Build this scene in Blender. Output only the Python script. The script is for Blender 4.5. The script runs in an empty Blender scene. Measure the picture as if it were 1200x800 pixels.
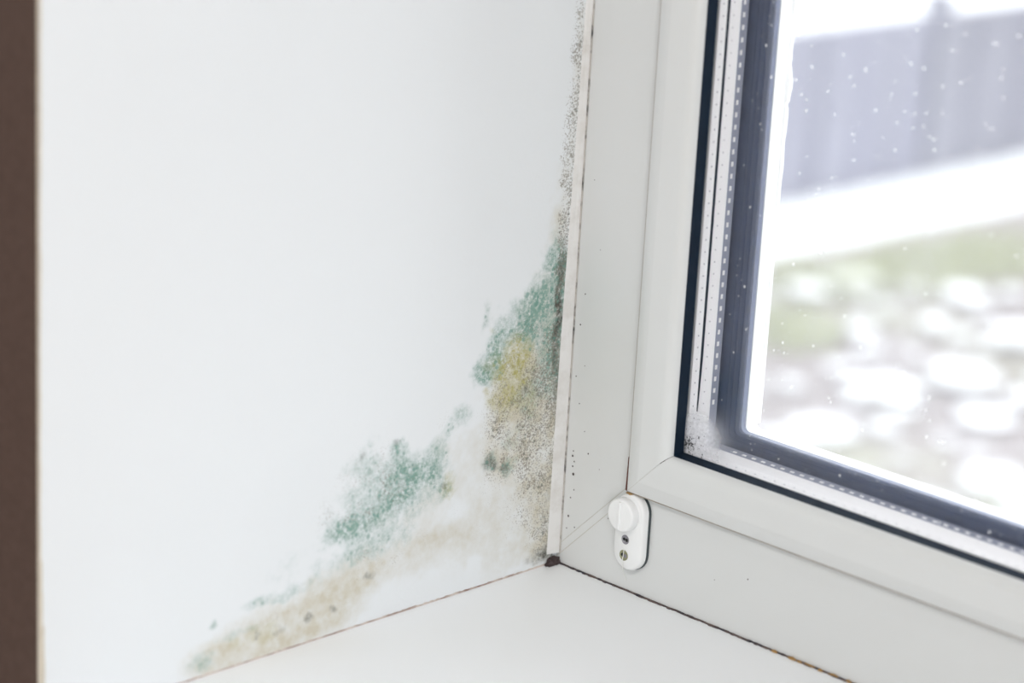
import bpy, bmesh, math, random
import numpy as np
from mathutils import Matrix, Vector

random.seed(7)
rng = np.random.default_rng(11)
SC = bpy.context.scene
COL = SC.collection

# ------------------------------------------------------------------ camera
cam_data = bpy.data.cameras.new('camera')
cam = bpy.data.objects.new('camera', cam_data)
COL.objects.link(cam)
RIGHT = Vector((0.706892, 0.705344, 0.052857))
DOWN = Vector((0.236363, -0.165126, -0.957531))
FWD = Vector((-0.666661, 0.689364, -0.283443))
POS = Vector((1.200795, -1.308027, 0.697741))
m = Matrix.Identity(4)
for i in range(3):
    m[i][0] = RIGHT[i]; m[i][1] = -DOWN[i]; m[i][2] = -FWD[i]; m[i][3] = POS[i]
cam.matrix_world = m
cam_data.sensor_width = 36.0
cam_data.lens = 2935.29 / 1200 * 36.0
cam_data.clip_start = 0.05
cam_data.clip_end = 500
cam_data.dof.use_dof = True
cam_data.dof.focus_distance = 1.84
cam_data.dof.aperture_fstop = 3.4
SC.camera = cam

# ------------------------------------------------------------------ world, lights, exposure
SC.view_settings.view_transform = 'Standard'
SC.view_settings.look = 'None'
SC.view_settings.gamma = 1.0
SC.view_settings.use_curve_mapping = False
SC.view_settings.exposure = 1.35
SC.cycles.transparent_max_bounces = 32
SC.cycles.max_bounces = 10
SC.cycles.diffuse_bounces = 6

world = bpy.data.worlds.new('overcast_sky')
SC.world = world
world.use_nodes = True
wb = world.node_tree.nodes['Background']
wb.inputs['Color'].default_value = (0.93, 0.965, 1.0, 1)
wb.inputs['Strength'].default_value = 1.3

def area(name, loc, target, sx, sy, power, color):
    d = bpy.data.lights.new(name, 'AREA'); d.shape = 'RECTANGLE'
    d.size = sx; d.size_y = sy; d.energy = power; d.color = color
    o = bpy.data.objects.new(name, d); COL.objects.link(o)
    o.location = loc
    o.rotation_euler = (Vector(target) - Vector(loc)).to_track_quat('-Z', 'Y').to_euler()
    return o
# unseen fill lights added to brighten the room, one from the right, one overhead
area('side_fill_light', (2.9, -2.1, 0.75), (0.1, -0.1, 0.2), 1.8, 1.7, 22.8, (0.95, 0.98, 1.0))
area('overhead_fill_light', (1.0, -1.9, 1.72), (1.0, -1.9, 0.0), 0.6, 0.6, 10.5, (1.0, 0.985, 0.965))

# ------------------------------------------------------------------ helpers
def tag(o, label=None, cat=None, group=None, kind=None):
    if label: o['label'] = label
    if cat: o['category'] = cat
    if group: o['group'] = group
    if kind: o['kind'] = kind
    return o

def mesh_obj(name, verts, faces, mat, parent=None, smooth=False):
    me = bpy.data.meshes.new(name)
    me.from_pydata([tuple(v) for v in verts], [], faces)
    me.update()
    bm = bmesh.new(); bm.from_mesh(me)
    bmesh.ops.recalc_face_normals(bm, faces=bm.faces)
    bm.to_mesh(me); bm.free()
    if smooth:
        for p in me.polygons: p.use_smooth = True
    for mm_ in (mat if isinstance(mat, (list, tuple)) else [mat]):
        me.materials.append(mm_)
    o = bpy.data.objects.new(name, me)
    COL.objects.link(o)
    if parent: o.parent = parent
    return o

def bm_obj(name, bm, mat, parent=None, smooth=False):
    me = bpy.data.meshes.new(name)
    bmesh.ops.recalc_face_normals(bm, faces=bm.faces)
    bm.to_mesh(me); bm.free()
    if smooth:
        for p in me.polygons: p.use_smooth = True
    for mm_ in (mat if isinstance(mat, (list, tuple)) else [mat]):
        me.materials.append(mm_)
    o = bpy.data.objects.new(name, me); COL.objects.link(o)
    if parent: o.parent = parent
    return o

def empty(name, loc=(0, 0, 0)):
    o = bpy.data.objects.new(name, None); COL.objects.link(o); o.location = loc
    o.empty_display_size = 0.05
    return o

BOXF = [(0, 1, 3, 2), (4, 6, 7, 5), (0, 4, 5, 1), (2, 3, 7, 6), (0, 2, 6, 4), (1, 5, 7, 3)]
def box_v(x0, x1, y0, y1, z0, z1):
    return [(x, y, z) for x in (x0, x1) for y in (y0, y1) for z in (z0, z1)]

class MB:
    def __init__(s): s.v = []; s.f = []
    def add(s, v, f):
        n = len(s.v); s.v += [tuple(a) for a in v]; s.f += [tuple(i + n for i in q) for q in f]; return s
    def box(s, *a): return s.add(box_v(*a), BOXF)
    def build(s, name, mat, parent=None, smooth=False): return mesh_obj(name, s.v, s.f, mat, parent, smooth)

def box(name, a, mat, parent=None, bevel=0):
    o = MB().box(*a).build(name, mat, parent)
    if bevel:
        b = o.modifiers.new('bevel', 'BEVEL'); b.width = bevel; b.segments = 3; b.limit_method = 'ANGLE'
    return o

# ------------------------------------------------------------------ materials
def new_mat(name):
    mt = bpy.data.materials.new(name); mt.use_nodes = True
    nt = mt.node_tree
    return mt, nt, nt.nodes['Principled BSDF']
def N(nt, t, **kw):
    n = nt.nodes.new(t)
    for k, v in kw.items():
        if k in n.inputs.keys(): n.inputs[k].default_value = v
        else: setattr(n, k, v)
    return n
def L(nt, a, ao, b, bi): nt.links.new(a.outputs[ao], b.inputs[bi])
def c4(c): return (c[0], c[1], c[2], 1)

def plain(name, col, rough=0.5, var=0.04, scale=40, bump=0.0, bscale=300, metal=0.0, spec=0.5):
    mt, nt, p = new_mat(name)
    tc = N(nt, 'ShaderNodeTexCoord')
    no = N(nt, 'ShaderNodeTexNoise', Scale=scale, Detail=4.0)
    L(nt, tc, 'Object', no, 'Vector')
    mx = N(nt, 'ShaderNodeMix', data_type='RGBA')
    mx.inputs[6].default_value = c4([max(0, c * (1 - var)) for c in col])
    mx.inputs[7].default_value = c4([min(1, c * (1 + var)) for c in col])
    L(nt, no, 'Fac', mx, 0)
    nt.links.new(mx.outputs[2], p.inputs['Base Color'])
    p.inputs['Roughness'].default_value = rough
    p.inputs['Metallic'].default_value = metal
    p.inputs['Specular IOR Level'].default_value = spec
    if bump:
        n2 = N(nt, 'ShaderNodeTexNoise', Scale=bscale, Detail=3.0)
        L(nt, tc, 'Object', n2, 'Vector')
        b = N(nt, 'ShaderNodeBump', Strength=bump, Distance=0.001)
        L(nt, n2, 'Fac', b, 'Height'); L(nt, b, 'Normal', p, 'Normal')
    return mt

WALL_COL = (0.825, 0.85, 0.87)
M = {}
M['wall'] = plain('wall_paint', WALL_COL, 0.75, 0.008, 6, 0.12, 500, spec=0.25)
M['brown'] = plain('brown_wall_paint', (0.12, 0.082, 0.07), 0.8, 0.22, 220, 0.2, 400, spec=0.2)
M['pvc'] = plain('white_pvc', (0.675, 0.685, 0.68), 0.32, 0.012, 9, 0.0)
M['pvc_bead'] = plain('white_pvc_bead', (0.70, 0.71, 0.705), 0.28, 0.012, 9, 0.0)
M['pvc_out'] = plain('white_pvc_outside', (0.88, 0.89, 0.88), 0.4, 0.02, 20)
M['weld'] = plain('weld_seam', (0.53, 0.51, 0.46), 0.5, 0.15, 200)
M['sill'] = plain('sill_laminate', (0.91, 0.925, 0.94), 0.38, 0.01, 6)
M['rubber'] = plain('black_rubber', (0.004, 0.013, 0.028), 0.6, 0.35, 120, 0.25, 600, spec=0.2)
M['rubber_grey'] = plain('slate_rubber', (0.035, 0.062, 0.15), 0.42, 0.35, 90, 0.2, 300)
M['dirt_gasket'] = plain('dirty_gasket', (0.30, 0.25, 0.20), 0.7, 0.4, 60)
M['spacer'] = plain('spacer_aluminium', (0.97, 0.96, 0.97), 0.4, 0.01, 60)
M['spacer_grey'] = plain('spacer_grey_edge', (0.26, 0.28, 0.36), 0.5, 0.1, 80)
M['dot'] = plain('perforation_dark', (0.22, 0.21, 0.26), 0.6, 0.1, 80)
M['dash'] = plain('perforation_bright', (0.93, 0.93, 0.93), 0.4, 0.02, 80)
M['lock'] = plain('lock_white_plastic', (0.85, 0.855, 0.855), 0.3, 0.015, 60)
M['lock_shade'] = plain('lock_shade_colour', (0.05, 0.065, 0.07), 0.6, 0.3, 100)  # near-black colour standing in for shade around the lock
M['metal'] = plain('dull_metal', (0.32, 0.31, 0.34), 0.35, 0.15, 300, metal=0.7)
M['brass'] = plain('tarnished_brass', (0.33, 0.33, 0.2), 0.45, 0.3, 300, metal=0.4)
M['hole'] = plain('dark_hole', (0.012, 0.014, 0.014), 0.8, 0.2, 100)
M['thread'] = plain('white_thread', (0.85, 0.85, 0.82), 0.8, 0.03, 100)
M['grime'] = plain('grime_dark', (0.075, 0.055, 0.055), 0.9, 0.6, 260, 0.5, 500, spec=0.1)
M['rust'] = plain('rusty_foam', (0.36, 0.22, 0.09), 0.85, 0.45, 160, 0.5, 500, spec=0.1)
M['seam_rust'] = plain('seam_rust_brown', (0.13, 0.055, 0.045), 0.8, 0.5, 200, spec=0.1)
M['plaster'] = plain('bare_plaster', (0.66, 0.60, 0.50), 0.9, 0.15, 120, 0.3, 400, spec=0.1)
M['floor'] = plain('oak_floor', (0.36, 0.24, 0.15), 0.5, 0.2, 12)
M['ceiling'] = plain('ceiling_paint', (0.85, 0.85, 0.84), 0.8, 0.01, 8)
M['fence'] = plain('fence_slate_lavender', (0.15, 0.152, 0.21), 0.7, 0.10, 1.5, 0.3, 30)
M['fence_dark'] = plain('fence_darker_panel', (0.115, 0.115, 0.155), 0.7, 0.12, 1.5, 0.3, 30)
M['post'] = plain('fence_post_grey', (0.12, 0.122, 0.165), 0.7, 0.12, 4, 0.3, 30)
M['snow'] = plain('snow', (0.66, 0.67, 0.68), 0.7, 0.02, 5, 0.4, 40)
M['grass'] = plain('winter_grass', (0.36, 0.38, 0.215), 0.8, 0.3, 6)
M['leaf'] = plain('dead_leaves', (0.26, 0.205, 0.165), 0.8, 0.3, 6)
M['render'] = plain('outside_render', (0.72, 0.72, 0.72), 0.85, 0.05, 20, 0.3, 60)

def streak_mat(name, base, dirt, scale, lo, hi, stretch=(1, 1, 1), rough=0.7):
    """base colour with irregular patches of dirt"""
    mt, nt, p = new_mat(name)
    tc = N(nt, 'ShaderNodeTexCoord'); mp = N(nt, 'ShaderNodeMapping'); mp.inputs['Scale'].default_value = stretch
    L(nt, tc, 'Object', mp, 'Vector')
    no = N(nt, 'ShaderNodeTexNoise', Scale=scale, Detail=5.0, Roughness=0.65); L(nt, mp, 'Vector', no, 'Vector')
    mr = N(nt, 'ShaderNodeMapRange'); mr.inputs['From Min'].default_value = lo; mr.inputs['From Max'].default_value = hi
    L(nt, no, 'Fac', mr, 'Value')
    mx = N(nt, 'ShaderNodeMix', data_type='RGBA'); mx.inputs[6].default_value = c4(base); mx.inputs[7].default_value = c4(dirt)
    L(nt, mr, 'Result', mx, 0); nt.links.new(mx.outputs[2], p.inputs['Base Color'])
    p.inputs['Roughness'].default_value = rough
    return mt
M['sill_joint'] = streak_mat('sill_joint_dirt', (0.66, 0.58, 0.53), (0.22, 0.12, 0.09), 70, 0.42, 0.7)
M['frame_joint'] = streak_mat('frame_joint_dirt', (0.14, 0.10, 0.085), (0.02, 0.02, 0.03), 70, 0.4, 0.6)
M['jamb_joint'] = streak_mat('jamb_joint_mould', (0.50, 0.47, 0.44), (0.06, 0.065, 0.06), 45, 0.5, 0.62)
M['trim'] = streak_mat('edge_trim_white', (0.76, 0.75, 0.735), (0.58, 0.55, 0.51), 40, 0.45, 0.8)
M['ground'] = streak_mat('garden_soil', (0.155, 0.13, 0.125), (0.19, 0.195, 0.12), 0.6, 0.5, 0.68)

def glass_mat(name, haze, tint=(1, 1, 1), streak=0.0):
    mt = bpy.data.materials.new(name); mt.use_nodes = True
    nt = mt.node_tree; nt.nodes.clear()
    out = N(nt, 'ShaderNodeOutputMaterial')
    tr = N(nt, 'ShaderNodeBsdfTransparent', Color=c4(tint))
    gl = N(nt, 'ShaderNodeBsdfGlossy', Roughness=0.02)
    fr = N(nt, 'ShaderNodeFresnel', IOR=1.28)
    m1 = N(nt, 'ShaderNodeMixShader')
    L(nt, fr, 'Fac', m1, 0); L(nt, tr, 'BSDF', m1, 1); L(nt, gl, 'BSDF', m1, 2)
    last = m1
    if haze:
        tl = N(nt, 'ShaderNodeBsdfTranslucent', Color=(0.95, 0.96, 1.0, 1))
        m2 = N(nt, 'ShaderNodeMixShader')
        tc = N(nt, 'ShaderNodeTexCoord'); mp = N(nt, 'ShaderNodeMapping'); mp.inputs['Scale'].default_value = (1, 1, 0.12)
        L(nt, tc, 'Object', mp, 'Vector')
        no = N(nt, 'ShaderNodeTexNoise', Scale=45.0, Detail=3.0); L(nt, mp, 'Vector', no, 'Vector')
        mr = N(nt, 'ShaderNodeMapRange'); mr.inputs['To Min'].default_value = haze * (1 - streak); mr.inputs['To Max'].default_value = haze * (1 + streak)
        L(nt, no, 'Fac', mr, 'Value'); L(nt, mr, 'Result', m2, 0)
        L(nt, m1, 'Shader', m2, 1); L(nt, tl, 'BSDF', m2, 2)
        last = m2
    L(nt, last, 'Shader', out, 'Surface')
    return mt
M['glass'] = glass_mat('clear_glass', 0.0)
M['glass_hazy'] = glass_mat('misted_glass', 0.10, streak=0.5)
mt = bpy.data.materials.new('water_droplet'); mt.use_nodes = True
nt = mt.node_tree; nt.nodes.clear()
out = N(nt, 'ShaderNodeOutputMaterial'); a_ = N(nt, 'ShaderNodeBsdfTranslucent', Color=(1, 1, 1, 1)); b_ = N(nt, 'ShaderNodeBsdfTransparent'); mx = N(nt, 'ShaderNodeMixShader', Fac=0.2)
L(nt, a_, 'BSDF', mx, 1); L(nt, b_, 'BSDF', mx, 2); L(nt, mx, 'Shader', out, 'Surface')
M['droplet'] = mt
mt = bpy.data.materials.new('condensation_mist'); mt.use_nodes = True
nt = mt.node_tree; nt.nodes.clear()
out = N(nt, 'ShaderNodeOutputMaterial'); a_ = N(nt, 'ShaderNodeBsdfTranslucent', Color=(0.97, 0.97, 1, 1)); d_ = N(nt, 'ShaderNodeBsdfDiffuse', Color=(0.95, 0.95, 0.97, 1)); b_ = N(nt, 'ShaderNodeBsdfTransparent')
md = N(nt, 'ShaderNodeMixShader', Fac=0.4); L(nt, a_, 'BSDF', md, 1); L(nt, d_, 'BSDF', md, 2)
at = N(nt, 'ShaderNodeAttribute'); at.attribute_name = 'mist'
tc = N(nt, 'ShaderNodeTexCoord'); no = N(nt, 'ShaderNodeTexNoise', Scale=420.0, Detail=4.0, Roughness=0.7); L(nt, tc, 'Object', no, 'Vector')
mu = N(nt, 'ShaderNodeMath', operation='MULTIPLY_ADD'); L(nt, no, 'Fac', mu, 0); mu.inputs[1].default_value = 0.9; mu.inputs[2].default_value = 0.4
m2_ = N(nt, 'ShaderNodeMath', operation='MULTIPLY', use_clamp=True); L(nt, mu, 'Value', m2_, 0); L(nt, at, 'Fac', m2_, 1)
mx = N(nt, 'ShaderNodeMixShader'); L(nt, m2_, 'Value', mx, 0); L(nt, b_, 'BSDF', mx, 1); L(nt, md, 'Shader', mx, 2); L(nt, mx, 'Shader', out, 'Surface')
M['mist'] = mt

# mould: four stain layers and a speck density held as attributes of the mould mesh
def mould_material():
    mt, nt, p = new_mat('mould_on_plaster')
    p.inputs['Roughness'].default_value = 0.8; p.inputs['Specular IOR Level'].default_value = 0.2
    tc = N(nt, 'ShaderNodeTexCoord')
    fine = N(nt, 'ShaderNodeTexNoise', Scale=330.0, Detail=5.0, Roughness=0.7); L(nt, tc, 'Object', fine, 'Vector')
    med = N(nt, 'ShaderNodeTexNoise', Scale=90.0, Detail=5.0, Roughness=0.65); L(nt, tc, 'Object', med, 'Vector')
    def layer(attr, prev, col1, col2, gain, noise, lo):
        at = N(nt, 'ShaderNodeAttribute'); at.attribute_name = attr
        # fac = clamp(attr*gain*(lo + noise*k))
        k = N(nt, 'ShaderNodeMapRange'); k.inputs['From Min'].default_value = 0.3; k.inputs['From Max'].default_value = 0.7
        k.inputs['To Min'].default_value = lo; k.inputs['To Max'].default_value = 1.35
        L(nt, noise, 'Fac', k, 'Value')
        mu = N(nt, 'ShaderNodeMath', operation='MULTIPLY'); L(nt, at, 'Fac', mu, 0); L(nt, k, 'Result', mu, 1)
        m2 = N(nt, 'ShaderNodeMath', operation='MULTIPLY', use_clamp=True); L(nt, mu, 'Value', m2, 0); m2.inputs[1].default_value = gain
        cm = N(nt, 'ShaderNodeMix', data_type='RGBA'); cm.inputs[6].default_value = c4(col1); cm.inputs[7].default_value = c4(col2)
        L(nt, med, 'Fac', cm, 0)
        mx = N(nt, 'ShaderNodeMix', data_type='RGBA'); nt.links.new(m2.outputs[0], mx.inputs[0])
        if prev is None: mx.inputs[6].default_value = c4(WALL_COL)
        else: nt.links.new(prev.outputs[2], mx.inputs[6])
        nt.links.new(cm.outputs[2], mx.inputs[7])
        return mx
    c = layer('tan', None, (0.58, 0.54, 0.41), (0.65, 0.61, 0.53), 0.66, med, 0.4)
    c = layer('green', c, (0.13, 0.28, 0.23), (0.34, 0.48, 0.42), 0.9, fine, 0.05)
    c = layer('olive', c, (0.40, 0.36, 0.09), (0.50, 0.47, 0.24), 0.68, fine, 0.2)
    c = layer('dark', c, (0.06, 0.09, 0.08), (0.13, 0.10, 0.085), 0.85, fine, 0.2)
    # teal spots where the green growth thins out
    ag = N(nt, 'ShaderNodeAttribute'); ag.attribute_name = 'green'
    vo = N(nt, 'ShaderNodeTexVoronoi', Scale=190.0, Randomness=1.0); L(nt, tc, 'Object', vo, 'Vector')
    sp_ = N(nt, 'ShaderNodeSeparateColor'); L(nt, vo, 'Color', sp_, 'Color')
    ra = N(nt, 'ShaderNodeMath', operation='MULTIPLY'); L(nt, ag, 'Fac', ra, 0); L(nt, sp_, 'Green', ra, 1)
    rb_ = N(nt, 'ShaderNodeMath', operation='MULTIPLY_ADD'); L(nt, ra, 'Value', rb_, 0); rb_.inputs[1].default_value = 0.75; rb_.inputs[2].default_value = -0.02
    rc = N(nt, 'ShaderNodeMath', operation='MINIMUM'); L(nt, rb_, 'Value', rc, 0); rc.inputs[1].default_value = 0.36
    df = N(nt, 'ShaderNodeMath', operation='SUBTRACT'); L(nt, rc, 'Value', df, 0); L(nt, vo, 'Distance', df, 1)
    sm = N(nt, 'ShaderNodeMapRange'); sm.inputs['From Min'].default_value = -0.08; sm.inputs['From Max'].default_value = 0.16; sm.inputs['To Max'].default_value = 0.55
    L(nt, df, 'Value', sm, 'Value')
    mx = N(nt, 'ShaderNodeMix', data_type='RGBA'); L(nt, sm, 'Result', mx, 0)
    nt.links.new(c.outputs[2], mx.inputs[6]); mx.inputs[7].default_value = c4((0.13, 0.30, 0.25)); c = mx
    # specks
    at = N(nt, 'ShaderNodeAttribute'); at.attribute_name = 'speck'
    for sc_, gain, col in ((560.0, 0.52, (0.22, 0.21, 0.18)), (260.0, 0.22, (0.10, 0.13, 0.11)), (1050.0, 0.60, (0.25, 0.215, 0.175))):
        vo = N(nt, 'ShaderNodeTexVoronoi', Scale=sc_); L(nt, tc, 'Object', vo, 'Vector')
        sep = N(nt, 'ShaderNodeSeparateColor'); L(nt, vo, 'Color', sep, 'Color')
        rad = N(nt, 'ShaderNodeMath', operation='MULTIPLY'); L(nt, at, 'Fac', rad, 0); L(nt, sep, 'Red', rad, 1)
        r2 = N(nt, 'ShaderNodeMath', operation='MULTIPLY_ADD'); L(nt, rad, 'Value', r2, 0); r2.inputs[1].default_value = gain * 1.5; r2.inputs[2].default_value = -gain * 0.32
        df = N(nt, 'ShaderNodeMath', operation='SUBTRACT'); L(nt, r2, 'Value', df, 0); L(nt, vo, 'Distance', df, 1)
        sm = N(nt, 'ShaderNodeMapRange'); sm.inputs['From Min'].default_value = -0.04; sm.inputs['From Max'].default_value = 0.10; sm.inputs['To Max'].default_value = 0.58
        L(nt, df, 'Value', sm, 'Value')
        mx = N(nt, 'ShaderNodeMix', data_type='RGBA'); L(nt, sm, 'Result', mx, 0)
        nt.links.new(c.outputs[2], mx.inputs[6]); mx.inputs[7].default_value = c4(col)
        c = mx
    nt.links.new(c.outputs[2], p.inputs['Base Color'])
    b = N(nt, 'ShaderNodeBump', Strength=0.12, Distance=0.001); L(nt, fine, 'Fac', b, 'Height'); L(nt, b, 'Normal', p, 'Normal')
    return mt
M['mould'] = mould_material()

# ------------------------------------------------------------------ the room shell
W = -0.005          # plane of the left reveal
YR = -0.4705        # room face of the window wall
NX, NZ = 1.10, 1.35 # niche width and height
def wall_piece(name, a, label, bevel=False):
    o = MB().box(*a).build(name, [M['wall'], M['brown']])
    for p in o.data.polygons:
        if p.normal.y < -0.9: p.material_index = 1
    return tag(o, label, 'wall', kind='structure')
wall_piece('wall_left', (-2.0, W, YR, 0.0, -0.88, 1.78), 'white plastered window reveal with mould beside the frame and brown room face')
wall_piece('wall_right', (NX, 3.0, YR, 0.0, -0.88, 1.78), 'white plastered reveal on the far side of the window niche')
wall_piece('wall_top', (W, NX, YR, 0.0, NZ, 1.78), 'white plastered lintel above the window niche')
wall_piece('wall_bottom', (W, NX, YR, 0.0, -0.88, -0.03), 'brown room wall below the window sill')
for nm, a, lb in (('wall_outside_left', (-2.0, -0.03, 0.072, 0.22, -2.8, 1.78), 'outside masonry beside the window'),
                  ('wall_outside_right', (NX + 0.03, 3.0, 0.072, 0.22, -2.8, 1.78), 'outside masonry on the far side of the window'),
                  ('wall_outside_bottom', (-0.03, NX + 0.03, 0.072, 0.22, -2.8, 0.03), 'outside masonry below the window'),
                  ('wall_outside_top', (-0.03, NX + 0.03, 0.072, 0.22, 1.32, 1.78), 'outside masonry above the window')):
    tag(box(nm, a, M['render']), lb, 'wall', kind='structure')
tag(box('floor', (-2.0, 3.0, -4.2, 0.0, -0.92, -0.88), M['floor']), 'brown wooden room floor', 'floor', kind='structure')
tag(box('ceiling', (-2.0, 3.0, -4.2, 0.0, 1.78, 1.83), M['ceiling']), 'white room ceiling', 'ceiling', kind='structure')
tag(box('wall_west', (-2.05, -2.0, -4.2, YR, -0.88, 1.78), M['ceiling']), 'white side wall of the room', 'wall', kind='structure')
tag(box('wall_east', (3.0, 3.05, -4.2, YR, -0.88, 1.78), M['ceiling']), 'white side wall of the room', 'wall', kind='structure')
tag(box('wall_back', (-2.0, 3.0, -4.25, -4.2, -0.88, 1.78), M['ceiling']), 'white back wall of the room', 'wall', kind='structure')

# beige worn edge where the reveal meets the brown wall
mb = MB(); n = 60
zs = np.linspace(0.004, 1.3, n)
for i in range(n - 1):
    for z, zz in ((zs[i], zs[i + 1]),):
        w0 = 0.0012 + 0.004 * max(0, 1 - z / 0.12) + 0.0006 * random.random()
        mb.box(W - 0.0005, W + 0.0006, YR - 0.0003, YR + w0, z, zz)
tag(mb.build('trim_1', M['plaster']), 'thin worn beige plaster edge where reveal meets brown wall', 'trim', kind='structure')

# window sill: board with rounded nosing
prof = [(0.0, 0.0), (-0.515, 0.0)] + [(-0.515 - 0.015 * math.sin(t), -0.015 + 0.015 * math.cos(t)) for t in np.linspace(0.2, math.pi - 0.2, 8)] + [(-0.515, -0.03), (0.0, -0.03)]
v = [(x, y, z) for x in (W, NX) for (y, z) in prof]
k = len(prof)
f = [tuple(range(k)), tuple(range(2 * k - 1, k - 1, -1))] + [(i, (i + 1) % k, k + (i + 1) % k, k + i) for i in range(k)]
tag(mesh_obj('window_sill', v, f, M['sill']), 'smooth white window sill board under the window', 'window sill', kind='structure')

# ------------------------------------------------------------------ window
win = empty('window_1', (0.55, 0.0, 0.0))
tag(win, 'white plastic double glazed window with misted glass and dark rubber seals', 'window', kind='structure')
bpy.context.view_layer.update()
WINV = win.matrix_world.inverted()
def wpart(o, parent=win):
    """parent without moving: geometry is written in world metres"""
    o.parent = parent
    o.matrix_parent_inverse = parent.matrix_world.inverted()
    return o

def members(names, rect, prof, mat, gap=0.0, smooth=False, closed=True, sides='LBRT'):
    """four mitred members of a frame; prof = [(inward distance u, depth y)] in mm, rect in mm"""
    x0, x1, z0, z1 = rect
    outs = []
    for s in sides:
        v = []
        for e in (0, 1):
            for (u, y) in prof:
                g = gap
                if s == 'L': p = (x0 + u, y, (z0 + u + g) if e == 0 else (z1 - u - g))
                if s == 'R': p = (x1 - u, y, (z0 + u + g) if e == 0 else (z1 - u - g))
                if s == 'B': p = ((x0 + u + g) if e == 0 else (x1 - u - g), y, z0 + u)
                if s == 'T': p = ((x0 + u + g) if e == 0 else (x1 - u - g), y, z1 - u)
                v.append((p[0] / 1000, p[1] / 1000, p[2] / 1000))
        k = len(prof)
        f = [(i, (i + 1) % k, k + (i + 1) % k, k + i) for i in range(k if closed else k - 1)]
        if closed: f += [tuple(range(k)), tuple(range(2 * k - 1, k - 1, -1))]
        o = mesh_obj(names[0 if s in 'LR' else 1], v, f, mat)
        if smooth:
            for pl in o.data.polygons:
                pl.use_smooth = len(pl.vertices) == 4
            o.data.set_sharp_from_angle(angle=math.radians(35))
        outs.append(wpart(o))
    return outs

FR = (-48, 1143, -30, 1393)
# outer frame; room face at y = 0
members(('frame_jamb', 'frame_rail'), FR, [(0, 0.0), (130, 0.0), (131, 1.0), (131, 8), (118, 9), (118, 68), (0, 68)], M['pvc'], gap=0.35)
SR = (68, 1027, 80, 1283)
# opening sash, 8 mm proud of the frame
members(('sash_stile', 'sash_rail'), SR, [(0, -1.2), (0, -7.2), (0.25, -7.75), (0.8, -8), (9.9, -8), (9.9, 6), (16, 6), (16, 60), (14, 60), (14, -0.6)], M['pvc'], gap=0.22, smooth=True)
# glazing bead with rounded inner edge
rb = [(26.5 + 8.6 * math.sin(t), 0.4 - 8.4 * math.cos(t)) for t in np.linspace(0, math.pi / 2, 9)]
members(('glazing_bead', 'glazing_bead'), SR, [(9.95, -8.03), (25.0, -8.03)] + rb + [(35.1, 3.5), (20, 9.4), (10.0, 9.4)], M['pvc_bead'], gap=0.18, smooth=True)
# dark seals
members(('inner_gasket', 'inner_gasket'), SR, [(33, 0.3), (35.3, 0.3), (36.4, 9.8), (33, 9.8)], M['rubber'])
members(('sash_gasket', 'sash_gasket'), SR, [(-0.9, -6.9), (0.1, -7.1), (0.2, -1.0), (-0.9, -1.0)], M['dirt_gasket'])
# glass package: spacer bars, dark butyl line, edge strip
members(('spacer_bar', 'spacer_bar'), SR, [(20, 14), (35.0, 14), (36.6, 20.0), (20, 20.0)], M['spacer'])
members(('spacer_bar', 'spacer_bar'), SR, [(20, 23.6), (35.0, 23.6), (37.0, 32.0), (37.4, 34.0), (20, 34.0)], M['spacer'])
members(('spacer_edge', 'spacer_edge'), SR, [(20, 34.0), (37.5, 34.0), (39.2, 39.8), (20, 39.8)], M['spacer_grey'])
# middle seal: dark on the upright, ends a little above the corner; misted white along the bottom
for s, (x0, x1) in enumerate(((0.090, 0.1042), (1.027 - 0.0362, 1.005))):
    mb = MB(); bz = [(0.145, 0.0216, 0.0220), (0.160, 0.0208, 0.0226), (0.185, 0.0200, 0.0234), (1.24, 0.0200, 0.0236)]
    mb.add([(x, y, z) for z, ya_, yb_ in bz for x, y in ((x0, ya_), (x1, ya_), (x1, yb_), (x0, yb_))],
           [(a * 4 + i, a * 4 + (i + 1) % 4, a * 4 + 4 + (i + 1) % 4, a * 4 + 4 + i) for a in range(3) for i in range(4)] + [(0, 1, 2, 3), (12, 13, 14, 15)])
    wpart(mb.build('butyl_seal', M['rubber']))
members(('spacer_joint', 'spacer_joint'), SR, [(20, 20.0), (35.3, 20.0), (35.3, 23.6), (20, 23.6)], M['spacer'], sides='LBRT')
# outer seal with its ribs, rounded corner
def round_frame(name, rin, rout, y0, y1, rad, mat, steps=6, rad_in=None):
    """flat frame of rounded rectangles (mm); rin = hole rect"""
    def loop(r, q):
        x0, x1, z0, z1 = r; pts = []
        for cx, cz, a0 in ((x1 - q, z1 - q, 0), (x0 + q, z1 - q, 90), (x0 + q, z0 + q, 180), (x1 - q, z0 + q, 270)):
            for i in range(steps + 1):
                a = math.radians(a0 + 90 * i / steps); pts.append((cx + q * math.cos(a), cz + q * math.sin(a)))
        return pts
    A = loop(rin, rad); B = loop(rout, rad + 2 if rad_in is None else rad_in); k = len(A)
    v = [(p[0] / 1000, y / 1000, p[1] / 1000) for y in (y0, y1) for lp in (A, B) for p in lp]
    f = []
    for i in range(k):
        j = (i + 1) % k
        f += [(i, j, k + j, k + i), (2 * k + i, 3 * k + i, 3 * k + j, 2 * k + j), (i, 2 * k + i, 2 * k + j, j), (k + i, k + j, 3 * k + j, 3 * k + i)]
    return wpart(mesh_obj(name, v, f, mat))
def rin(d, b=0): return (SR[0] + d, SR[1] - d, SR[2] + d - b, SR[3] - d + b)
og = round_frame('outer_gasket', rin(59.5, 8), rin(30), 44.2, 49.0, 5, M['rubber_grey'])
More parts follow.
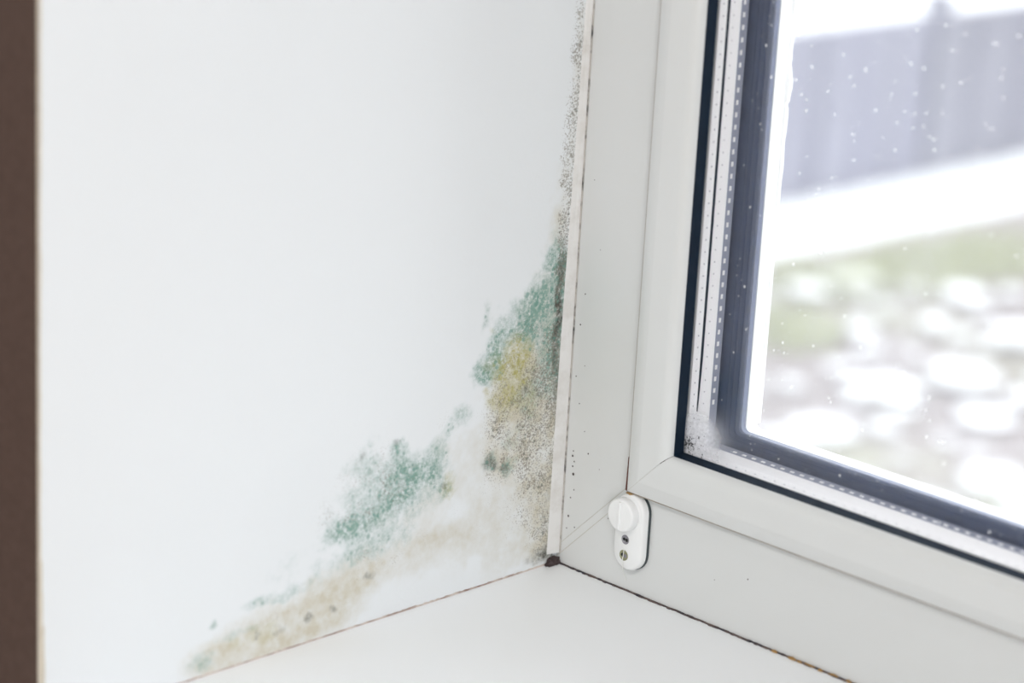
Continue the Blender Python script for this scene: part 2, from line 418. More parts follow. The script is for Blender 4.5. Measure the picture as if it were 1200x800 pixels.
for d in (43.0, 47.5, 52.5, 57.0):
    r_ = round_frame('gasket_rib', rin(d + 1.3, 8 * (d - 38) / 21), rin(d, 8 * (d - 38) / 21), 43.6, 44.4, 4, M['rubber_grey'])
    bpy.context.view_layer.update(); wpart(r_, og)
# white lip of the sash on the outside
round_frame('outer_lip', rin(60.3, 8.6), rin(20), 49.0, 61.5, 4, M['pvc_out'])
round_frame('outer_lip_line', rin(60.1, 8.5), rin(40), 50.0, 51.0, 4, M['dot'])
# uneven whitish sealant along the edge of the lip
mb = MB(); zs = np.linspace(0.135, 1.21, 260)
for i in range(len(zs) - 1):
    up = min(1.0, max(0.0, (zs[i] - 0.28) / 0.1))
    e = 0.0008 + up * (0.0016 * random.random() + 0.0012 * (math.sin(zs[i] * 160) * math.sin(zs[i] * 61) + 0.3))
    mb.box(0.120, 0.1283 + max(0, e), 0.0615, 0.0645, zs[i], zs[i + 1])
wpart(mb.build('outer_sealant', M['pvc_out']))
# panes
def pane(y0, y1, mat):
    o = box('glass_pane', (0.094, 1.001, y0, y1, 0.106, 1.257), mat); return wpart(o)
p1 = pane(0.0098, 0.0138, M['glass'])
p3 = pane(0.0400, 0.0436, M['glass_hazy'])
# weld seams on the two lower and two upper mitres of the frame and sash
def weld(name, cx, cz, dx, dz, ln, w, y0, y1):
    d = Vector((dx, 0, dz)).normalized(); nrm = Vector((-d.z, 0, d.x)); c = Vector((cx, 0, cz)); v = []
    for s in (-w / 2, w / 2):
        for y in (y0, y1):
            for t in (0, ln):
                q = c + d * t + nrm * s; v.append((q.x / 1000, y / 1000, q.z / 1000))
    return wpart(mesh_obj(name, v, BOXF, M['weld']))
for sx, ox in ((1, FR[0]), (-1, FR[1])):
    for sz, oz in ((1, FR[2]), (-1, FR[3])):
        weld('weld_seam', ox, oz, sx, sz, 182, 1.2, 0.25, 3)
for sx, ox in ((1, SR[0]), (-1, SR[1])):
    for sz, oz in ((1, SR[2]), (-1, SR[3])):
        weld('weld_seam', ox + sx, oz + sz, sx, sz, 35, 0.7, -7.8, -2)
# faint raised line beside the frame weld, as in the corner of the photo
weld('weld_line', -48 + 0.0, -38.5, 1, 1, 165, 0.5, -0.12, 1)
# brown dirt in the sash mitre by the glass, on the seam corner
mb = MB(); md_ = []
for k_ in range(9):
    t = 0.35 + (math.pi / 2 - 0.35) * k_ / 8; u = 26.5 + 8.6 * math.sin(t); y = 0.4 - 8.4 * math.cos(t) - 0.15; w = 0.15 + 0.75 * (k_ / 8) ** 2
    md_ += [((68 + u - w) / 1000, y / 1000, (80 + u + w) / 1000), ((68 + u + w) / 1000, y / 1000, (80 + u - w) / 1000)]
mb.add(md_, [(2 * a, 2 * a + 1, 2 * a + 3, 2 * a + 2) for a in range(8)])
wpart(mb.build('mitre_dirt', M['grime']))

# perforations of the spacer bars
def dots(name, y, u, step, sx, sz, mat, parent_, z0=150, z1=1240, x0=130, x1=1000, skip_bottom=False):
    mb = MB(); z = z0
    while z < z1:
        mb.box(0.068 + (u - 1) / 1000, 0.068 + u / 1000, (y - sx / 2) / 1000, (y + sx / 2) / 1000, (z - sz / 2) / 1000, (z + sz / 2) / 1000); z += step
    if not skip_bottom:
        x = x0
        while x < x1:
            mb.box((x - sz / 2) / 1000, (x + sz / 2) / 1000, (y - sx / 2) / 1000, (y + sx / 2) / 1000, 0.080 + (u - 1) / 1000, 0.080 + u / 1000); x += step
    o = wpart(mb.build(name, mat)); o['kind'] = 'stuff'
    return o
dots('perforation', 17.0, 35.95, 8.8, 0.7, 0.9, M['dot'], win)
dots('perforation', 28.0, 36.2, 8.8, 0.6, 0.8, M['dot'], win, skip_bottom=True)
dots('perforation', 36.6, 38.5, 8.8, 2.1, 3.4, M['dash'], win)

# condensation: mist in the lower corner of the inner pane, droplets on the panes
nx, nz = 90, 60
gx = np.linspace(0.1045, 0.48, nx); gz = np.linspace(0.1165, 0.20, nz)
v = [(x, 0.0092, z) for z in gz for x in gx]
f = [(j * nx + i, j * nx + i + 1, (j + 1) * nx + i + 1, (j + 1) * nx + i) for j in range(nz - 1) for i in range(nx - 1)]
o = mesh_obj('condensation_mist', v, f, M['mist'])
att = o.data.attributes.new('mist', 'FLOAT', 'POINT')
val = []
for (x, y, z) in v:
    a = math.exp(-((x - 0.1185) / 0.016) ** 2 - ((z - 0.1345) / 0.012) ** 2) * 1.2
    b = 0.30 * math.exp(-max(0, z - 0.1165) / 0.010) * math.exp(-max(0, x - 0.13) / 0.14)
    e = min(1, (z - 0.1164) / 0.0015) * min(1, (0.20 - z) / 0.02)
    val.append(min(0.9, (a + b) * e))
att.data.foreach_set('value', val)
wpart(o); o['kind'] = 'stuff'

def droplets(name, n, y, xr, zr, rmin, rmax, mat, dens=None):
    mb = MB()
    for i in range(n):
        while True:
            x = random.uniform(*xr); z = random.uniform(*zr)
            if dens is None or random.random() < dens(x, z): break
        r = rmin + (rmax - rmin) * random.random() ** 2.2
        k = 6; q = random.random()
        v = [(x + r * 0.8 * math.cos(6.283 * j / k + q), y, z + r * 1.15 * math.sin(6.283 * j / k + q)) for j in range(k)] + [(x, y - r * 0.5, z)]
        mb.add(v, [(j, (j + 1) % k, k) for j in range(k)] + [tuple(range(k))])
    o = wpart(mb.build(name, mat, smooth=False)); o['kind'] = 'stuff'
    return o
droplets('glass_droplets', 620, 0.0094, (0.135, 0.50), (0.13, 0.50), 0.00034, 0.0010, M['droplet'], lambda x, z: 0.25 + 0.75 * min(1, max(0, (z - 0.3) / 0.25)))
droplets('corner_droplets', 150, 0.0088, (0.1045, 0.125), (0.1175, 0.145), 0.0002, 0.0007, M['hole'], lambda x, z: math.exp(-((x - 0.110) / 0.004) ** 2 - ((z - 0.1235) / 0.0045) ** 2) + 0.03)
droplets('seal_droplets', 120, 0.0094, (0.12, 0.45), (0.118, 0.16), 0.0002, 0.0006, M['droplet'])

# ------------------------------------------------------------------ edge trim, joints and grime
mb = MB(); tz = [0.0085, 0.12, 0.22, 0.33, 0.46, 0.7, 1.345]; ty = [-0.0112, -0.0105, -0.0092, -0.0068, -0.0045, -0.004, -0.004]
tv = [(x, y_, z) for z, yy_ in zip(tz, ty) for (x, y_) in ((W, yy_), (-0.0046, yy_ + 0.0001), (-0.0032, yy_ * 0.5), (-0.0018, -0.0006), (W, -0.0006))]
tf = [(a * 5 + i, a * 5 + (i + 1) % 5, a * 5 + 5 + (i + 1) % 5, a * 5 + 5 + i) for a in range(len(tz) - 1) for i in range(5)] + [(0, 1, 2, 3, 4), tuple(len(tz) * 5 - 5 + i for i in range(5))]
tag(mesh_obj('trim_2', tv, tf, M['trim']), 'narrow white plastic edge strip between mouldy reveal and window frame', 'trim', kind='structure')
tag(box('trim_3', (-0.004, -0.0006, -0.0007, 0.0, 0.0085, 1.345), M['jamb_joint']), 'thin dark broken joint line between edge strip and frame', 'joint', kind='structure')
mb = MB(); ys = np.linspace(-0.47, -0.012, 150)
for i in range(len(ys) - 1):
    h = 0.0011 + 0.0009 * random.random() * (1 if ys[i] > -0.36 else 0.4)
    mb.box(W - 0.0004, W + 0.0005, ys[i], ys[i + 1], -0.0005, h * 0.75)
tag(mb.build('trim_4', M['sill_joint']), 'brown dirty joint line between reveal and window sill', 'joint', kind='structure')
mb = MB(); xs = np.linspace(0.0, 1.09, 360)
for i in range(len(xs) - 1):
    w = 0.0011 + 0.0012 * random.random()
    mb.box(xs[i], xs[i + 1], -w, 0.0005, -0.0005, 0.0007 + 0.0004 * random.random())
tag(mb.build('trim_5', M['frame_joint']), 'dark open joint between window sill and bottom frame rail', 'joint', kind='structure')

def lump(name, c, r, mat, seed, label, cat, sub=2, amp=0.35, parent=None):
    rr = random.Random(seed); bm = bmesh.new()
    bmesh.ops.create_icosphere(bm, subdivisions=sub, radius=1)
    for vt in bm.verts:
        s = 1 + amp * (rr.random() - 0.5) * 2
        vt.co = Vector((vt.co.x * r[0] * s, vt.co.y * r[1] * s, max(-0.35, vt.co.z) * r[2] * s))
    o = bm_obj(name, bm, mat, smooth=False); o.location = c
    return tag(o, label, cat)
lump('grime_clump', (-0.0022, -0.0058, 0.0010), (0.0030, 0.0075, 0.0050), M['grime'], 3, 'dark crumbly grime clump in the corner under the edge strip', 'grime', sub=3, amp=0.28)
for i, (x, rx) in enumerate(((0.226, 0.004), (0.2325, 0.0032), (0.241, 0.005), (0.2505, 0.003), (0.262, 0.0045), (0.21, 0.003), (0.275, 0.003), (0.283, 0.004))):
    tag(lump('foam_crumb', (x, -0.0012, 0.0006), (rx, 0.0014, 0.0012), M['rust'], 20 + i, 'orange brown foam crumb in the joint between sill and frame', 'crumb', sub=1), group='foam crumbs along the sill joint')

# small mould dots on the white frame
mb = MB()
def disc(mb, x, y, z, r):
    k = 6; mb.add([(x + r * math.cos(6.283 * j / k), y, z + r * 1.2 * math.sin(6.283 * j / k)) for j in range(k)], [tuple(range(k))])
    mb.add([(x + r * math.cos(6.283 * j / k), y + 0.0003, z + r * 1.2 * math.sin(6.283 * j / k)) for j in range(k)], [tuple(range(k))[::-1]])
for x, z, r in ((7.3, 74, 1.0), (6.2, 80, .6), (7.5, 84, .5), (21, 94, .6), (9, 62, .5), (5, 40, .8), (12, 33, .5), (4, 30, .5), (6, 92, .5), (5.5, 88, .7), (16, 110, .4), (9, 130, .45), (5, 190, .6), (8, 214, .5), (4, 150, .5), (12, 160, .35), (45, 50, .4), (33, 85, .3), (6, 55, .5), (180, 45, .5), (150, 35, .3), (20, 250, .3), (10, 300, .35)):
    disc(mb, x / 1000, -0.0003, z / 1000, r / 1000)
o = mb.build('mould_specks', M['grime']); o['kind'] = 'stuff'
wpart(o)

# ------------------------------------------------------------------ mould growing on the reveal
BL = {
 'G': [
  (-21,243,9.8,14.2,0.90),(-20,201,10.8,39.2,0.60),(-22,220,17.9,26.0,1.00),(-36,202,28.6,19.5,1.05),(-56,189,21.0,9.1,0.65),(-82,169,13.0,9.7,1.15),
  (-91,208,4.3,9.0,0.45),(-16,177,7.2,36.3,1.00),(-74,186,10.4,16.8,0.70),(-109,136,11.1,8.4,0.50),(-94,168,7.7,5.8,0.50),(-120,128,10.1,6.5,0.30),
  (-40,136,22.4,20.0,0.35),(-24,166,19.9,23.2,0.50),(-168,128,7.3,7.0,0.80),(-197,133,7.9,5.6,0.45),(-198,119,11.1,8.2,0.60),(-168,113,11.4,8.9,0.65),
  (-172,100,27.8,15.4,0.55),(-149,99,16.6,13.0,0.55),(-189,89,34.0,14.0,0.50),(-211,77,19.0,7.0,0.65),(-224,70,19.7,6.3,0.55),(-131,100,18.5,17.0,0.45),
  (-138,116,15.0,9.1,0.35),(-187,57,27.7,10.4,0.38),(-223,52,23.7,9.0,0.35),(-180,73,36.1,15.4,0.40),(-261,42,26.1,4.4,0.40),(-291,39,14.9,3.8,0.35),
  (-309,23,20.7,3.1,0.38),(-341,11,11.5,6.2,0.50),(-332,36,3.6,1.9,0.70),(-270,61,16.7,13.7,0.16),(-214,107,17.3,18.9,0.22),(-55,106,10.6,14.7,0.40),
  (-78,97,7.9,7.4,0.80),(-61,92,6.2,6.7,0.60),(-123,84,5.9,5.9,0.60),
 ],
 'Y': [
  (-57,160,17.6,19.7,1.00),(-50,180,10.5,10.4,0.75),(-67,142,14.9,17.1,0.80),(-38,135,12.5,13.3,0.40),(-85,154,3.4,3.3,0.80),(-120,84,7.6,9.2,0.65),
  (-84,198,4.3,3.2,0.50),(-294,17,30.2,7.6,0.35),(-65,173,21.0,13.0,0.50),
 ],
 'T': [
  (-24,136,23.6,46.7,1.10),(-36,105,34.5,36.9,0.95),(-19,58,22.1,41.2,0.90),(-57,132,21.2,26.5,0.65),(-16,16,16.7,9.8,1.00),(-5,68,9.3,48.0,0.50),
  (-66,128,22.1,29.7,0.50),(-76,94,15.7,13.3,0.40),(-331,9,24.9,11.2,0.90),(-279,9,38.3,10.1,0.80),(-233,10,35.7,10.4,0.50),(-309,9,29.8,7.5,0.70),
  (-294,16,37.8,13.8,0.95),(-257,22,38.9,15.3,0.90),(-226,29,35.8,15.4,0.70),(-194,38,34.2,15.6,0.50),(-154,46,37.8,11.8,0.40),(-129,48,25.6,6.6,0.40),
  (-135,70,21.1,16.4,0.22),(-174,37,41.4,11.8,0.30),(-102,92,18.9,29.7,0.25),(-86,46,39.8,26.9,0.24),(-108,116,34.4,19.6,0.20),(-156,75,41.8,26.0,0.20),
  (-49,17,45.8,17.3,0.25),(-120,34,43.2,16.7,0.22),(-51,52,45.5,30.6,0.25),(-20,275,10.6,31.9,0.60),(-10,336,7.1,56.2,0.30),(-6,398,5.3,55.1,0.25),
  (-35,187,25.1,32.7,0.50),(-24,218,14.3,32.5,0.40),
 ],
 'D': [
  (-14,210,4.5,22.3,1.10),(-14,174,4.5,33.1,0.95),(-15,239,5.3,23.3,0.50),(-79,96,7.8,5.4,0.80),(-63,91,5.3,5.4,0.60),(-17,9,14.9,5.0,0.70),
  (-7,14,9.3,7.0,0.80),(-44,150,4.5,4.0,0.70),(-82,169,6.9,5.2,0.25),(-294,18,2.2,3.7,0.90),(-246,18,3.1,3.9,1.00),(-275,16,6.0,3.2,0.50),
  (-224,18,3.9,3.9,0.60),(-192,37,5.7,3.9,0.50),(-123,85,3.3,3.3,0.60),(-203,126,3.1,3.2,0.45),(-170,132,4.1,3.2,0.45),(-8,136,7.3,33.6,0.30),
  (-10,42,11.1,27.8,0.30),
 ],
 'S': [
  (-14,306,8.8,34.8,0.95),(-11,280,8.9,28.7,1.05),(-13,248,9.8,32.3,0.90),(-12,216,8.1,32.6,0.80),(-17,184,12.7,39.5,0.80),(-22,146,25.4,39.9,1.00),
  (-34,115,36.4,30.2,0.90),(-21,72,25.8,41.0,0.95),(-12,22,20.5,18.2,1.00),(-74,100,14.1,20.0,0.75),(-8,355,10.6,49.8,0.85),(-6,410,10.5,48.9,0.80),
  (-59,159,31.8,29.4,0.55),(-70,128,19.3,26.3,0.65),(-190,108,48.7,31.7,0.60),(-220,84,31.6,15.8,0.50),(-257,29,54.7,15.8,0.38),(-309,15,37.3,12.5,0.33),
  (-187,47,41.0,16.2,0.42),(-118,138,21.1,12.9,0.40),(-139,71,51.0,32.7,0.30),(-60,54,45.1,40.6,0.40),(-199,47,9.7,7.7,0.45),(-53,197,35.4,13.0,0.60),
 ],

}
def vnoise(y, z, s, seed):
    r = np.random.default_rng(seed).random((256, 256))
    a = y / s + 1000.0; b = z / s + 1000.0
    i = np.floor(a).astype(int); j = np.floor(b).astype(int); fa = a - i; fb = b - j
    fa = fa * fa * (3 - 2 * fa); fb = fb * fb * (3 - 2 * fb)
    g = lambda p, q: r[p % 256, q % 256]
    return (g(i, j) * (1 - fa) + g(i + 1, j) * fa) * (1 - fb) + (g(i, j + 1) * (1 - fa) + g(i + 1, j + 1) * fa) * fb
def fbm(y, z, s, seed, oct=5):
    t = 0; a = 0.5; n_ = 0
    for o_ in range(oct):
        t = t + a * vnoise(y, z, s, seed + o_); n_ += a; s *= 0.5; a *= 0.62
    return t / n_
ST = 1.1
ya = np.arange(-395, -4.0, ST); za = np.arange(0.6, 470, ST)
Yg, Zg = np.meshgrid(ya, za)
wy = Yg + 14 * (fbm(Yg, Zg, 30, 5) - 0.5) + 6 * (fbm(Yg, Zg, 7, 15) - 0.5)
wz = Zg + 14 * (fbm(Yg, Zg, 30, 25) - 0.5) + 6 * (fbm(Yg, Zg, 7, 35) - 0.5)
lay = {}
for key, bl in BL.items():
    t = np.zeros_like(Yg)
    for (cy, cz, ry, rz, s) in bl:
        d2 = ((wy - cy) / ry) ** 2 + ((wz - cz) / rz) ** 2
        t = np.maximum(t, 0) + s * np.exp(-d2 ** 1.25 * 0.9)
    nz_ = {'G': fbm(Yg, Zg, 11, 41), 'Y': fbm(Yg, Zg, 9, 51), 'T': fbm(Yg, Zg, 22, 61), 'D': fbm(Yg, Zg, 6, 71), 'S': fbm(Yg, Zg, 14, 81)}[key]
    t = np.minimum(t, 1.25)
    n2_ = np.clip((nz_ - 0.5) * 1.7 + 0.5, 0, 1)
    cov = np.clip((t * 1.0 + (n2_ - 0.5) * 0.7 - (-0.05 if key in 'TS' else 0.03)) / 0.45, 0, 1); cov = cov * cov * (3 - 2 * cov)
    lay[key] = np.clip(t * (0.45 + 1.1 * n2_) * cov, 0, 1.4) * np.clip((t - 0.03) / 0.1, 0, 1)
tot = lay['G'] + lay['Y'] + lay['T'] + lay['D'] + lay['S']
keep = tot > 0.02
# colony index: 0 = speckled strip up the corner, 1 = green and yellow by the frame, 2 = pale green and tan along the sill
colony = np.where(Zg > 262, 0, np.where(Yg > -104 - 0.0 * Zg, 1, 2))
labels = {0: ('dark speckled mould strip climbing the reveal beside the window frame', 'mould'),
          1: ('dense green and yellow mould patch on the reveal beside the window frame', 'mould'),
          2: ('pale green and tan mould stain spreading over the reveal along the sill', 'mould')}
cell = keep[:-1, :-1] | keep[1:, :-1] | keep[:-1, 1:] | keep[1:, 1:]
ccol = colony[:-1, :-1]
ny_ = len(ya)
for ci in (0, 1, 2):
    jj, ii = np.nonzero(cell & (ccol == ci))
    base = jj * ny_ + ii
    quads = np.stack([base, base + 1, base + 1 + ny_, base + ny_], 1)
    used, inv = np.unique(quads, return_inverse=True)
    quads = inv.reshape(quads.shape)
    yy = Yg.ravel()[used] / 1000; zz = Zg.ravel()[used] / 1000
    relief = 0.00012 + 0.0001 * np.clip(tot.ravel()[used], 0, 1)
    verts = np.stack([W + relief, yy, zz], 1)
    me = bpy.data.meshes.new('mould_patch')
    me.from_pydata(verts.tolist(), [], quads.tolist())
    me.update()
    for key, nm in (('G', 'green'), ('Y', 'olive'), ('T', 'tan'), ('D', 'dark'), ('S', 'speck')):
        at = me.attributes.new(nm, 'FLOAT', 'POINT')
        at.data.foreach_set('value', lay[key].ravel()[used].astype(np.float32))
    for p in me.polygons: p.use_smooth = True
    me.materials.append(M['mould'])
    o = bpy.data.objects.new('mould_patch', me); COL.objects.link(o)
    tag(o, labels[ci][0], labels[ci][1], kind='stuff')

# ------------------------------------------------------------------ safety lock on the frame
lock = empty('window_lock', (0.072, 0.0, 0.020))
tag(lock, 'small white plastic safety lock with round knob screwed to the window frame corner', 'lock')
bpy.context.view_layer.update()
def stadium(cx, z0, z1, r, k=14):
    pts = []
    for cz, a0 in ((z1 - r, 0), (z0 + r, 180)):
        for i in range(k + 1):
            a = math.radians(a0 + 180 * i / k); pts.append((cx + r * math.cos(a), cz + r * math.sin(a)))
    return pts
def loft(name, loops, mat, cap=True):
    """loops: list of (pts, y) of equal length"""
    v = []; f = []
    k = len(loops[0][0])
    for pts, y in loops: v += [(p[0] / 1000, y / 1000, p[1] / 1000) for p in pts]
    for a in range(len(loops) - 1):
        for i in range(k):
            j = (i + 1) % k; f.append((a * k + i, a * k + j, (a + 1) * k + j, (a + 1) * k + i))
    if cap: f += [tuple(range(k)), tuple(range((len(loops) - 1) * k, len(loops) * k))]
    o = mesh_obj(name, v, f, mat, smooth=True)
    o.data.set_sharp_from_angle(angle=math.radians(40))
    return o
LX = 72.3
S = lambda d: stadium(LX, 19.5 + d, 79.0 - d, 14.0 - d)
wpart(loft('shade_rim', [(S(-0.4), 0), (S(-0.4), -2.3)], M['lock_shade']), lock)  # dark rim under the body, stands in for its contact shadow
wpart(loft('body', [(S(0), -1.6), (S(0.1), -5.5), (S(0.8), -7.4), (S(2.0), -8.2)], M['lock']), lock)
def circ(cx, cz, r, k=36): return [(cx + r * math.cos(6.28318 * i / k), cz + r * math.sin(6.28318 * i / k)) for i in range(k)]
KX, KZ = 69.8, 63.2
kn = wpart(loft('knob', [(circ(KX, KZ, 12.2), -8.0), (circ(KX, KZ, 12.6), -9.0), (circ(KX, KZ, 12.6), -14.6), (circ(KX, KZ, 11.8), -15.6), (circ(KX, KZ, 10.8), -15.9)], M['lock']), lock)
v = []
for (y, w, h) in ((-15.6, 1.3, 11.0), (-17.0, 1.0, 10.4), (-17.3, 0.5, 9.8)):
    v += [((KX + a * w) / 1000, y / 1000, (KZ + b * h) / 1000) for a, b in ((-1, -1), (1, -1), (1, 1), (-1, 1))]
f = [(i, (i + 1) % 4, q * 4 + (i + 1) % 4 + 4, q * 4 + i + 4) if q == 0 else (q * 4 + i, q * 4 + (i + 1) % 4, q * 4 + 4 + (i + 1) % 4, q * 4 + 4 + i) for q in (0, 1) for i in range(4)] + [(8, 9, 10, 11), (0, 1, 2, 3)]
rg = mesh_obj('grip_ridge', v, f, M['lock'])
bpy.context.view_layer.update(); wpart(rg, kn)
# key plug and fixing screw, each in a ring
for (nm, cx, cz, mat, inner) in (('key_plug', 70.3, 43.0, M['metal'], 'slot'), ('fixing_screw', 69.8, 30.6, M['brass'], 'slot')):
    r = 3.6 if nm == 'key_plug' else 4.1
    kp = wpart(loft(nm, [(circ(cx, cz, r, 20), -7.6), (circ(cx, cz, r, 20), -8.45), (circ(cx, cz, r * 0.8, 20), -8.5), (circ(cx, cz, r * 0.72, 20), -8.25)], mat), lock)
    bpy.context.view_layer.update()
    s1 = loft('slot', [(circ(cx - r * 0.30, cz + 0.2, r * 0.34, 10), -8.0), (circ(cx - r * 0.30, cz + 0.2, r * 0.34, 10), -8.6)], M['hole']); wpart(s1, kp)
    s2 = loft('slot', [(circ(cx + r * 0.42, cz - 0.1, r * 0.36, 10), -8.0), (circ(cx + r * 0.42, cz - 0.1, r * 0.36, 10), -8.6)], M['hole'] if nm == 'key_plug' else M['metal']); wpart(s2, kp)
# rusty dirt on top of the lock where the sash corner meets it
lump('grime_clump', (0.0702, -0.0062, 0.0785), (0.0035, 0.0022, 0.0012), M['rust'], 9, 'rusty brown dirt caught on top of the white safety lock', 'grime')
mb = MB(); mb.add([(0.0664, -0.0076, 0.0803), (0.0674, -0.0076, 0.0803), (0.0674, -0.0076, 0.106), (0.0671, -0.0076, 0.106),
                   (0.0664, -0.0050, 0.0803), (0.0674, -0.0050, 0.0803), (0.0674, -0.0050, 0.106), (0.0671, -0.0050, 0.106)],
                  [(0, 1, 2, 3), (4, 7, 6, 5), (0, 4, 5, 1), (1, 5, 6, 2), (2, 6, 7, 3), (3, 7, 4, 0)])
o = wpart(mb.build('seam_rust', M['seam_rust']))
# thread hanging from the screw
pts = [(70.2, -9.0, 36.5), (70.4, -9.2, 32), (69.6, -9.4, 27), (69.9, -9.0, 22), (69.0, -7.0, 18), (68.4, -4.0, 14), (67.6, -2.0, 11), (67.3, -1.2, 8.5)]
cu = bpy.data.curves.new('thread', 'CURVE'); cu.dimensions = '3D'; cu.bevel_depth = 0.00030; cu.bevel_resolution = 2
sp = cu.splines.new('NURBS'); sp.points.add(len(pts) - 1); sp.order_u = 3; sp.use_endpoint_u = True
for i, p in enumerate(pts): sp.points[i].co = (p[0] / 1000, p[1] / 1000, p[2] / 1000, 1)
tmp = bpy.data.objects.new('tmp', cu); COL.objects.link(tmp)
bpy.context.view_layer.update()
me = bpy.data.meshes.new_from_object(tmp.evaluated_get(bpy.context.evaluated_depsgraph_get()))
bpy.data.objects.remove(tmp)
me.materials.clear(); me.materials.append(M['thread'])
th = bpy.data.objects.new('thread', me); COL.objects.link(th)
tag(th, 'thin loose white thread hanging from the lock screw', 'thread')

# ------------------------------------------------------------------ outdoors
GZ = -2.8
nx, ny = 70, 70
gx = np.linspace(-60, 30, nx); gy = np.linspace(0.2, 80, ny)
v = [(x, y, GZ + 0.05 * math.sin(x * 1.3) * math.sin(y * 0.9) - 0.05) for y in gy for x in gx]
f = [(j * nx + i, j * nx + i + 1, (j + 1) * nx + i + 1, (j + 1) * nx + i) for j in range(ny - 1) for i in range(nx - 1)]
tag(mesh_obj('ground', v, f, M['ground'], smooth=True), 'brown and green garden ground with melting snow', 'ground', kind='structure')

# fence running away from the house
FX = -8.28
fence = empty('garden_fence', (FX, 10.0, GZ))
tag(fence, 'slate grey panel fence behind the snowy garden', 'fence')
bpy.context.view_layer.update()
posts = [5.0, 7.45, 9.9, 12.33, 14.8, 17.25, 19.7]
for i, y in enumerate(posts):
    a = MB(); a.box(FX - 0.06, FX + 0.08, y - 0.055, y + 0.055, GZ - 0.1, GZ + 1.16)
    a.box(FX - 0.07, FX + 0.09, y - 0.065, y + 0.065, GZ + 1.16, GZ + 1.20)
    wpart(a.build('post', M['post']), fence)
    if i + 1 < len(posts):
        y1 = posts[i + 1]; a = MB(); a.box(FX - 0.02, FX + 0.02, y + 0.055, y1 - 0.055, GZ - 0.1, GZ + 1.05)
        pn = wpart(a.build('panel', M['fence_dark'] if y > 12 else M['fence']), fence)
        bpy.context.view_layer.update()
        for q in range(3):
            yy = y + 0.055 + (y1 - y - 0.11) * (q + 0.5) / 3
            b = MB(); b.box(FX + 0.02, FX + 0.032, yy - 0.02, yy + 0.02, GZ, GZ + 1.0); wpart(b.build('batten', M['post']), pn)
# snow field beyond the fence and the bank at its foot
def snow_sheet(name, x0, x1, y0, y1, h, label, seed, nx=24, ny=40):
    rr = np.random.default_rng(seed); v = []; f = []
    for j in range(ny):
        for i in range(nx):
            x = x0 + (x1 - x0) * i / (nx - 1); y = y0 + (y1 - y0) * j / (ny - 1)
            edge = min(i, nx - 1 - i, j, ny - 1 - j)
            hh = h * min(1, edge / 2.0) * (0.75 + 0.5 * rr.random()) - (0.08 if edge == 0 else 0)
            v.append((x + (rr.random() - 0.5) * (x1 - x0) / nx * 0.8 * (edge > 0), y + (rr.random() - 0.5) * (y1 - y0) / ny * 0.8, GZ + hh))
    for j in range(ny - 1):
        for i in range(nx - 1):
            f.append((j * nx + i, j * nx + i + 1, (j + 1) * nx + i + 1, (j + 1) * nx + i))
    return tag(mesh_obj(name, v, f, M['snow'], smooth=True), label, 'snow')
snow_sheet('snow_field', -50, FX - 0.15, 2, 70, 0.12, 'open white snow field beyond the panel fence', 1)
snow_sheet('snow_bank', FX + 0.1, FX + 0.9, 6.0, 20.0, 0.05, 'long white snow bank at the foot of the panel fence', 2, 12, 60)

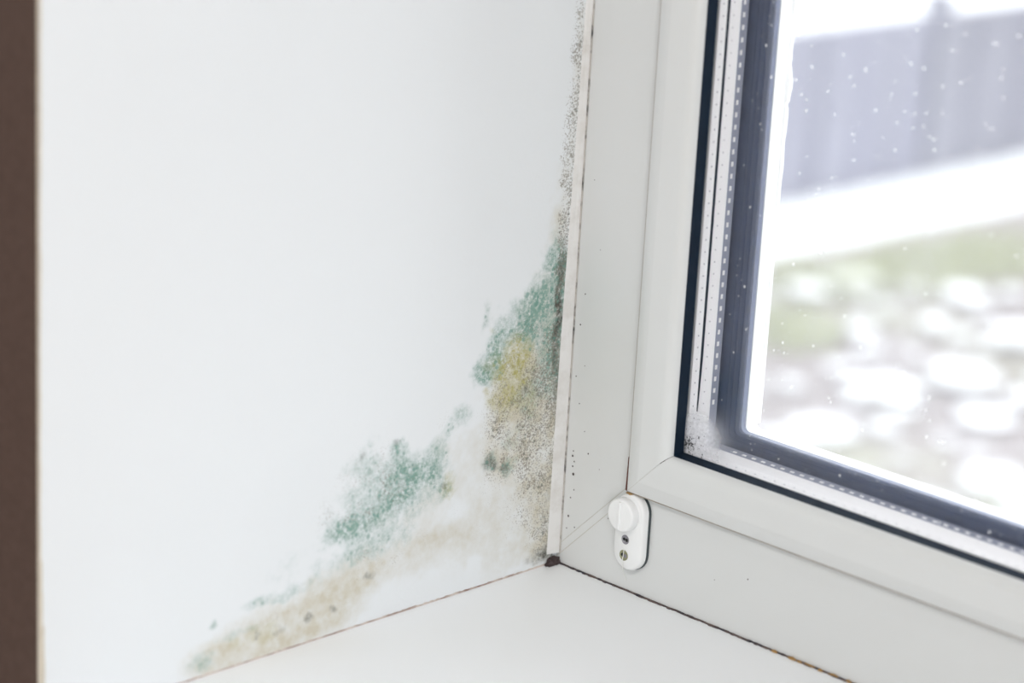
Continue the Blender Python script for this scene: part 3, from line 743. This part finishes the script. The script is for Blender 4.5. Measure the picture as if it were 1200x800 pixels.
# snow clumps left on the lawn: three shared shapes
protos = []
for s in range(4):
    rr = random.Random(50 + s); bm = bmesh.new(); bmesh.ops.create_icosphere(bm, subdivisions=2, radius=1)
    for vt in bm.verts:
        q = 1 + 0.22 * (rr.random() - 0.5) * 2
        vt.co = Vector((vt.co.x * q, vt.co.y * q, max(-0.2, vt.co.z) * 0.38 * q))
    me = bpy.data.meshes.new('snow_clump'); bm.to_mesh(me); bm.free()
    for p in me.polygons: p.use_smooth = True
    me.materials.append(M['snow']); protos.append(me)
SPOTS = [
 (-6.85,9.30,0.16),(-6.84,9.71,0.16),(-6.29,9.97,0.13),(-6.20,8.93,0.11),(-6.04,9.36,0.11),(-5.61,9.52,0.17),(-5.49,8.17,0.19),(-5.37,8.66,0.20),
 (-5.83,8.29,0.09),(-5.26,7.40,0.15),(-4.93,8.21,0.16),(-4.99,8.62,0.11),(-5.12,7.69,0.09),(-4.36,6.99,0.12),(-4.38,7.49,0.15),(-5.80,7.86,0.08),
 (-6.14,10.21,0.09),(-5.36,7.16,0.06),(-5.75,8.78,0.05),(-6.38,9.40,0.07),(-5.60,9.23,0.07),(-4.08,7.23,0.08),(-4.81,7.42,0.04),(-4.80,7.05,0.05),
 (-6.43,8.60,0.06),(-4.83,7.78,0.05),(-5.93,8.65,0.08),(-5.22,7.98,0.07),(-5.45,7.88,0.06),(-5.13,7.08,0.06),(-5.89,7.72,0.05),(-5.79,9.26,0.08),
 (-4.64,7.74,0.06),(-4.58,7.02,0.05),(-4.12,6.84,0.05),(-6.57,9.42,0.07),(-6.51,9.83,0.07),(-6.02,9.76,0.06),(-6.34,8.73,0.07),(-6.86,8.98,0.07),
 (-5.10,9.08,0.19),(-4.37,8.11,0.18),(-3.78,7.13,0.16),(-6.39,10.98,0.18),(-6.41,7.96,0.19),(-4.34,4.16,0.15),(-1.77,4.44,0.13),(-5.91,5.11,0.15),
 (-4.29,5.64,0.14),(-0.07,4.01,0.16),(-4.91,4.35,0.13),(-2.28,4.81,0.18),(-5.60,4.86,0.14),(-3.89,2.60,0.26),(-2.75,4.72,0.20),(-1.00,5.36,0.18),
 (-0.46,3.95,0.15),(0.15,2.80,0.14),(-4.55,5.44,0.13),(-1.61,3.44,0.19),(-3.30,3.59,0.21),(-1.91,5.30,0.23),(0.43,5.11,0.20),(-1.36,2.96,0.19),
 (0.82,5.35,0.15),(-0.94,3.19,0.19),(-2.00,3.38,0.12),(-0.02,5.57,0.13),(-0.40,3.67,0.09),(-4.00,4.94,0.14),(-6.85,5.41,0.11),(-4.54,4.55,0.18),
 (-3.61,5.10,0.20),(-5.95,3.74,0.20),(-6.89,4.11,0.13),(-4.92,3.98,0.11),(-4.08,4.42,0.14),(-3.91,4.66,0.10),(-5.32,5.55,0.12),(-5.07,5.39,0.12),
 (-5.23,4.82,0.14),(-6.25,4.38,0.18),(-5.24,5.17,0.08),(-5.59,5.30,0.10),(-4.83,5.47,0.08),(-4.85,4.96,0.18),(-5.80,5.69,0.22),(-6.92,3.69,0.10),
 (-3.71,4.27,0.16),(-5.06,4.58,0.10),(-5.83,4.61,0.11),(-6.05,4.74,0.11),
]
for i, (x, y, r) in enumerate(SPOTS):
    o = bpy.data.objects.new('snow_clump', protos[i % 4]); COL.objects.link(o)
    o.location = (x, y, GZ - 0.02); o.scale = (r * (0.85 + 0.25 * ((i * 7) % 5) / 4), r * (0.7 + 0.35 * ((i * 3) % 4) / 3), r * 0.6); o.rotation_euler.z = i * 1.3
    if x < -6.2: tag(o, 'rounded white clump of snow on the lawn near the snow bank along the fence', 'snow clump', 'snow clumps near the fence')
    else: tag(o, 'rounded white clump of melting snow on the bare soil of the garden', 'snow clump', 'snow clumps on the bare soil')
# grass showing between the snow, and a few dead leaves: blades in one object each
def blades(name, mat, spots, label, cat, n, h):
    mb = MB()
    for (cx, cy, rx, ry) in spots:
        for i in range(n):
            a = random.random() * 6.283; q = math.sqrt(random.random())
            x = cx + rx * q * math.cos(a); y = cy + ry * q * math.sin(a); t = random.random() * 3.14; w = 0.012; hh = h * (0.6 + 0.7 * random.random())
            dx, dy = w * math.cos(t), w * math.sin(t); lx, ly = random.uniform(-.5, .5) * hh, random.uniform(-.5, .5) * hh
            mb.add([(x - dx, y - dy, GZ - 0.1), (x + dx, y + dy, GZ - 0.1), (x + lx, y + ly, GZ + hh)], [(0, 1, 2)])
    o = mb.build(name, mat); return tag(o, label, cat, kind='stuff')
blades('grass', M['grass'], [(-6.95,9.54,0.30,0.35),(-6.79,10.45,0.40,0.50),(-6.72,11.03,0.35,0.50),(-6.77,10.01,0.35,0.40),(-6.46,8.64,0.30,0.30),(-6.63,10.63,0.40,0.30)], 'short winter grass showing between the snow clumps', 'grass', 300, 0.08)
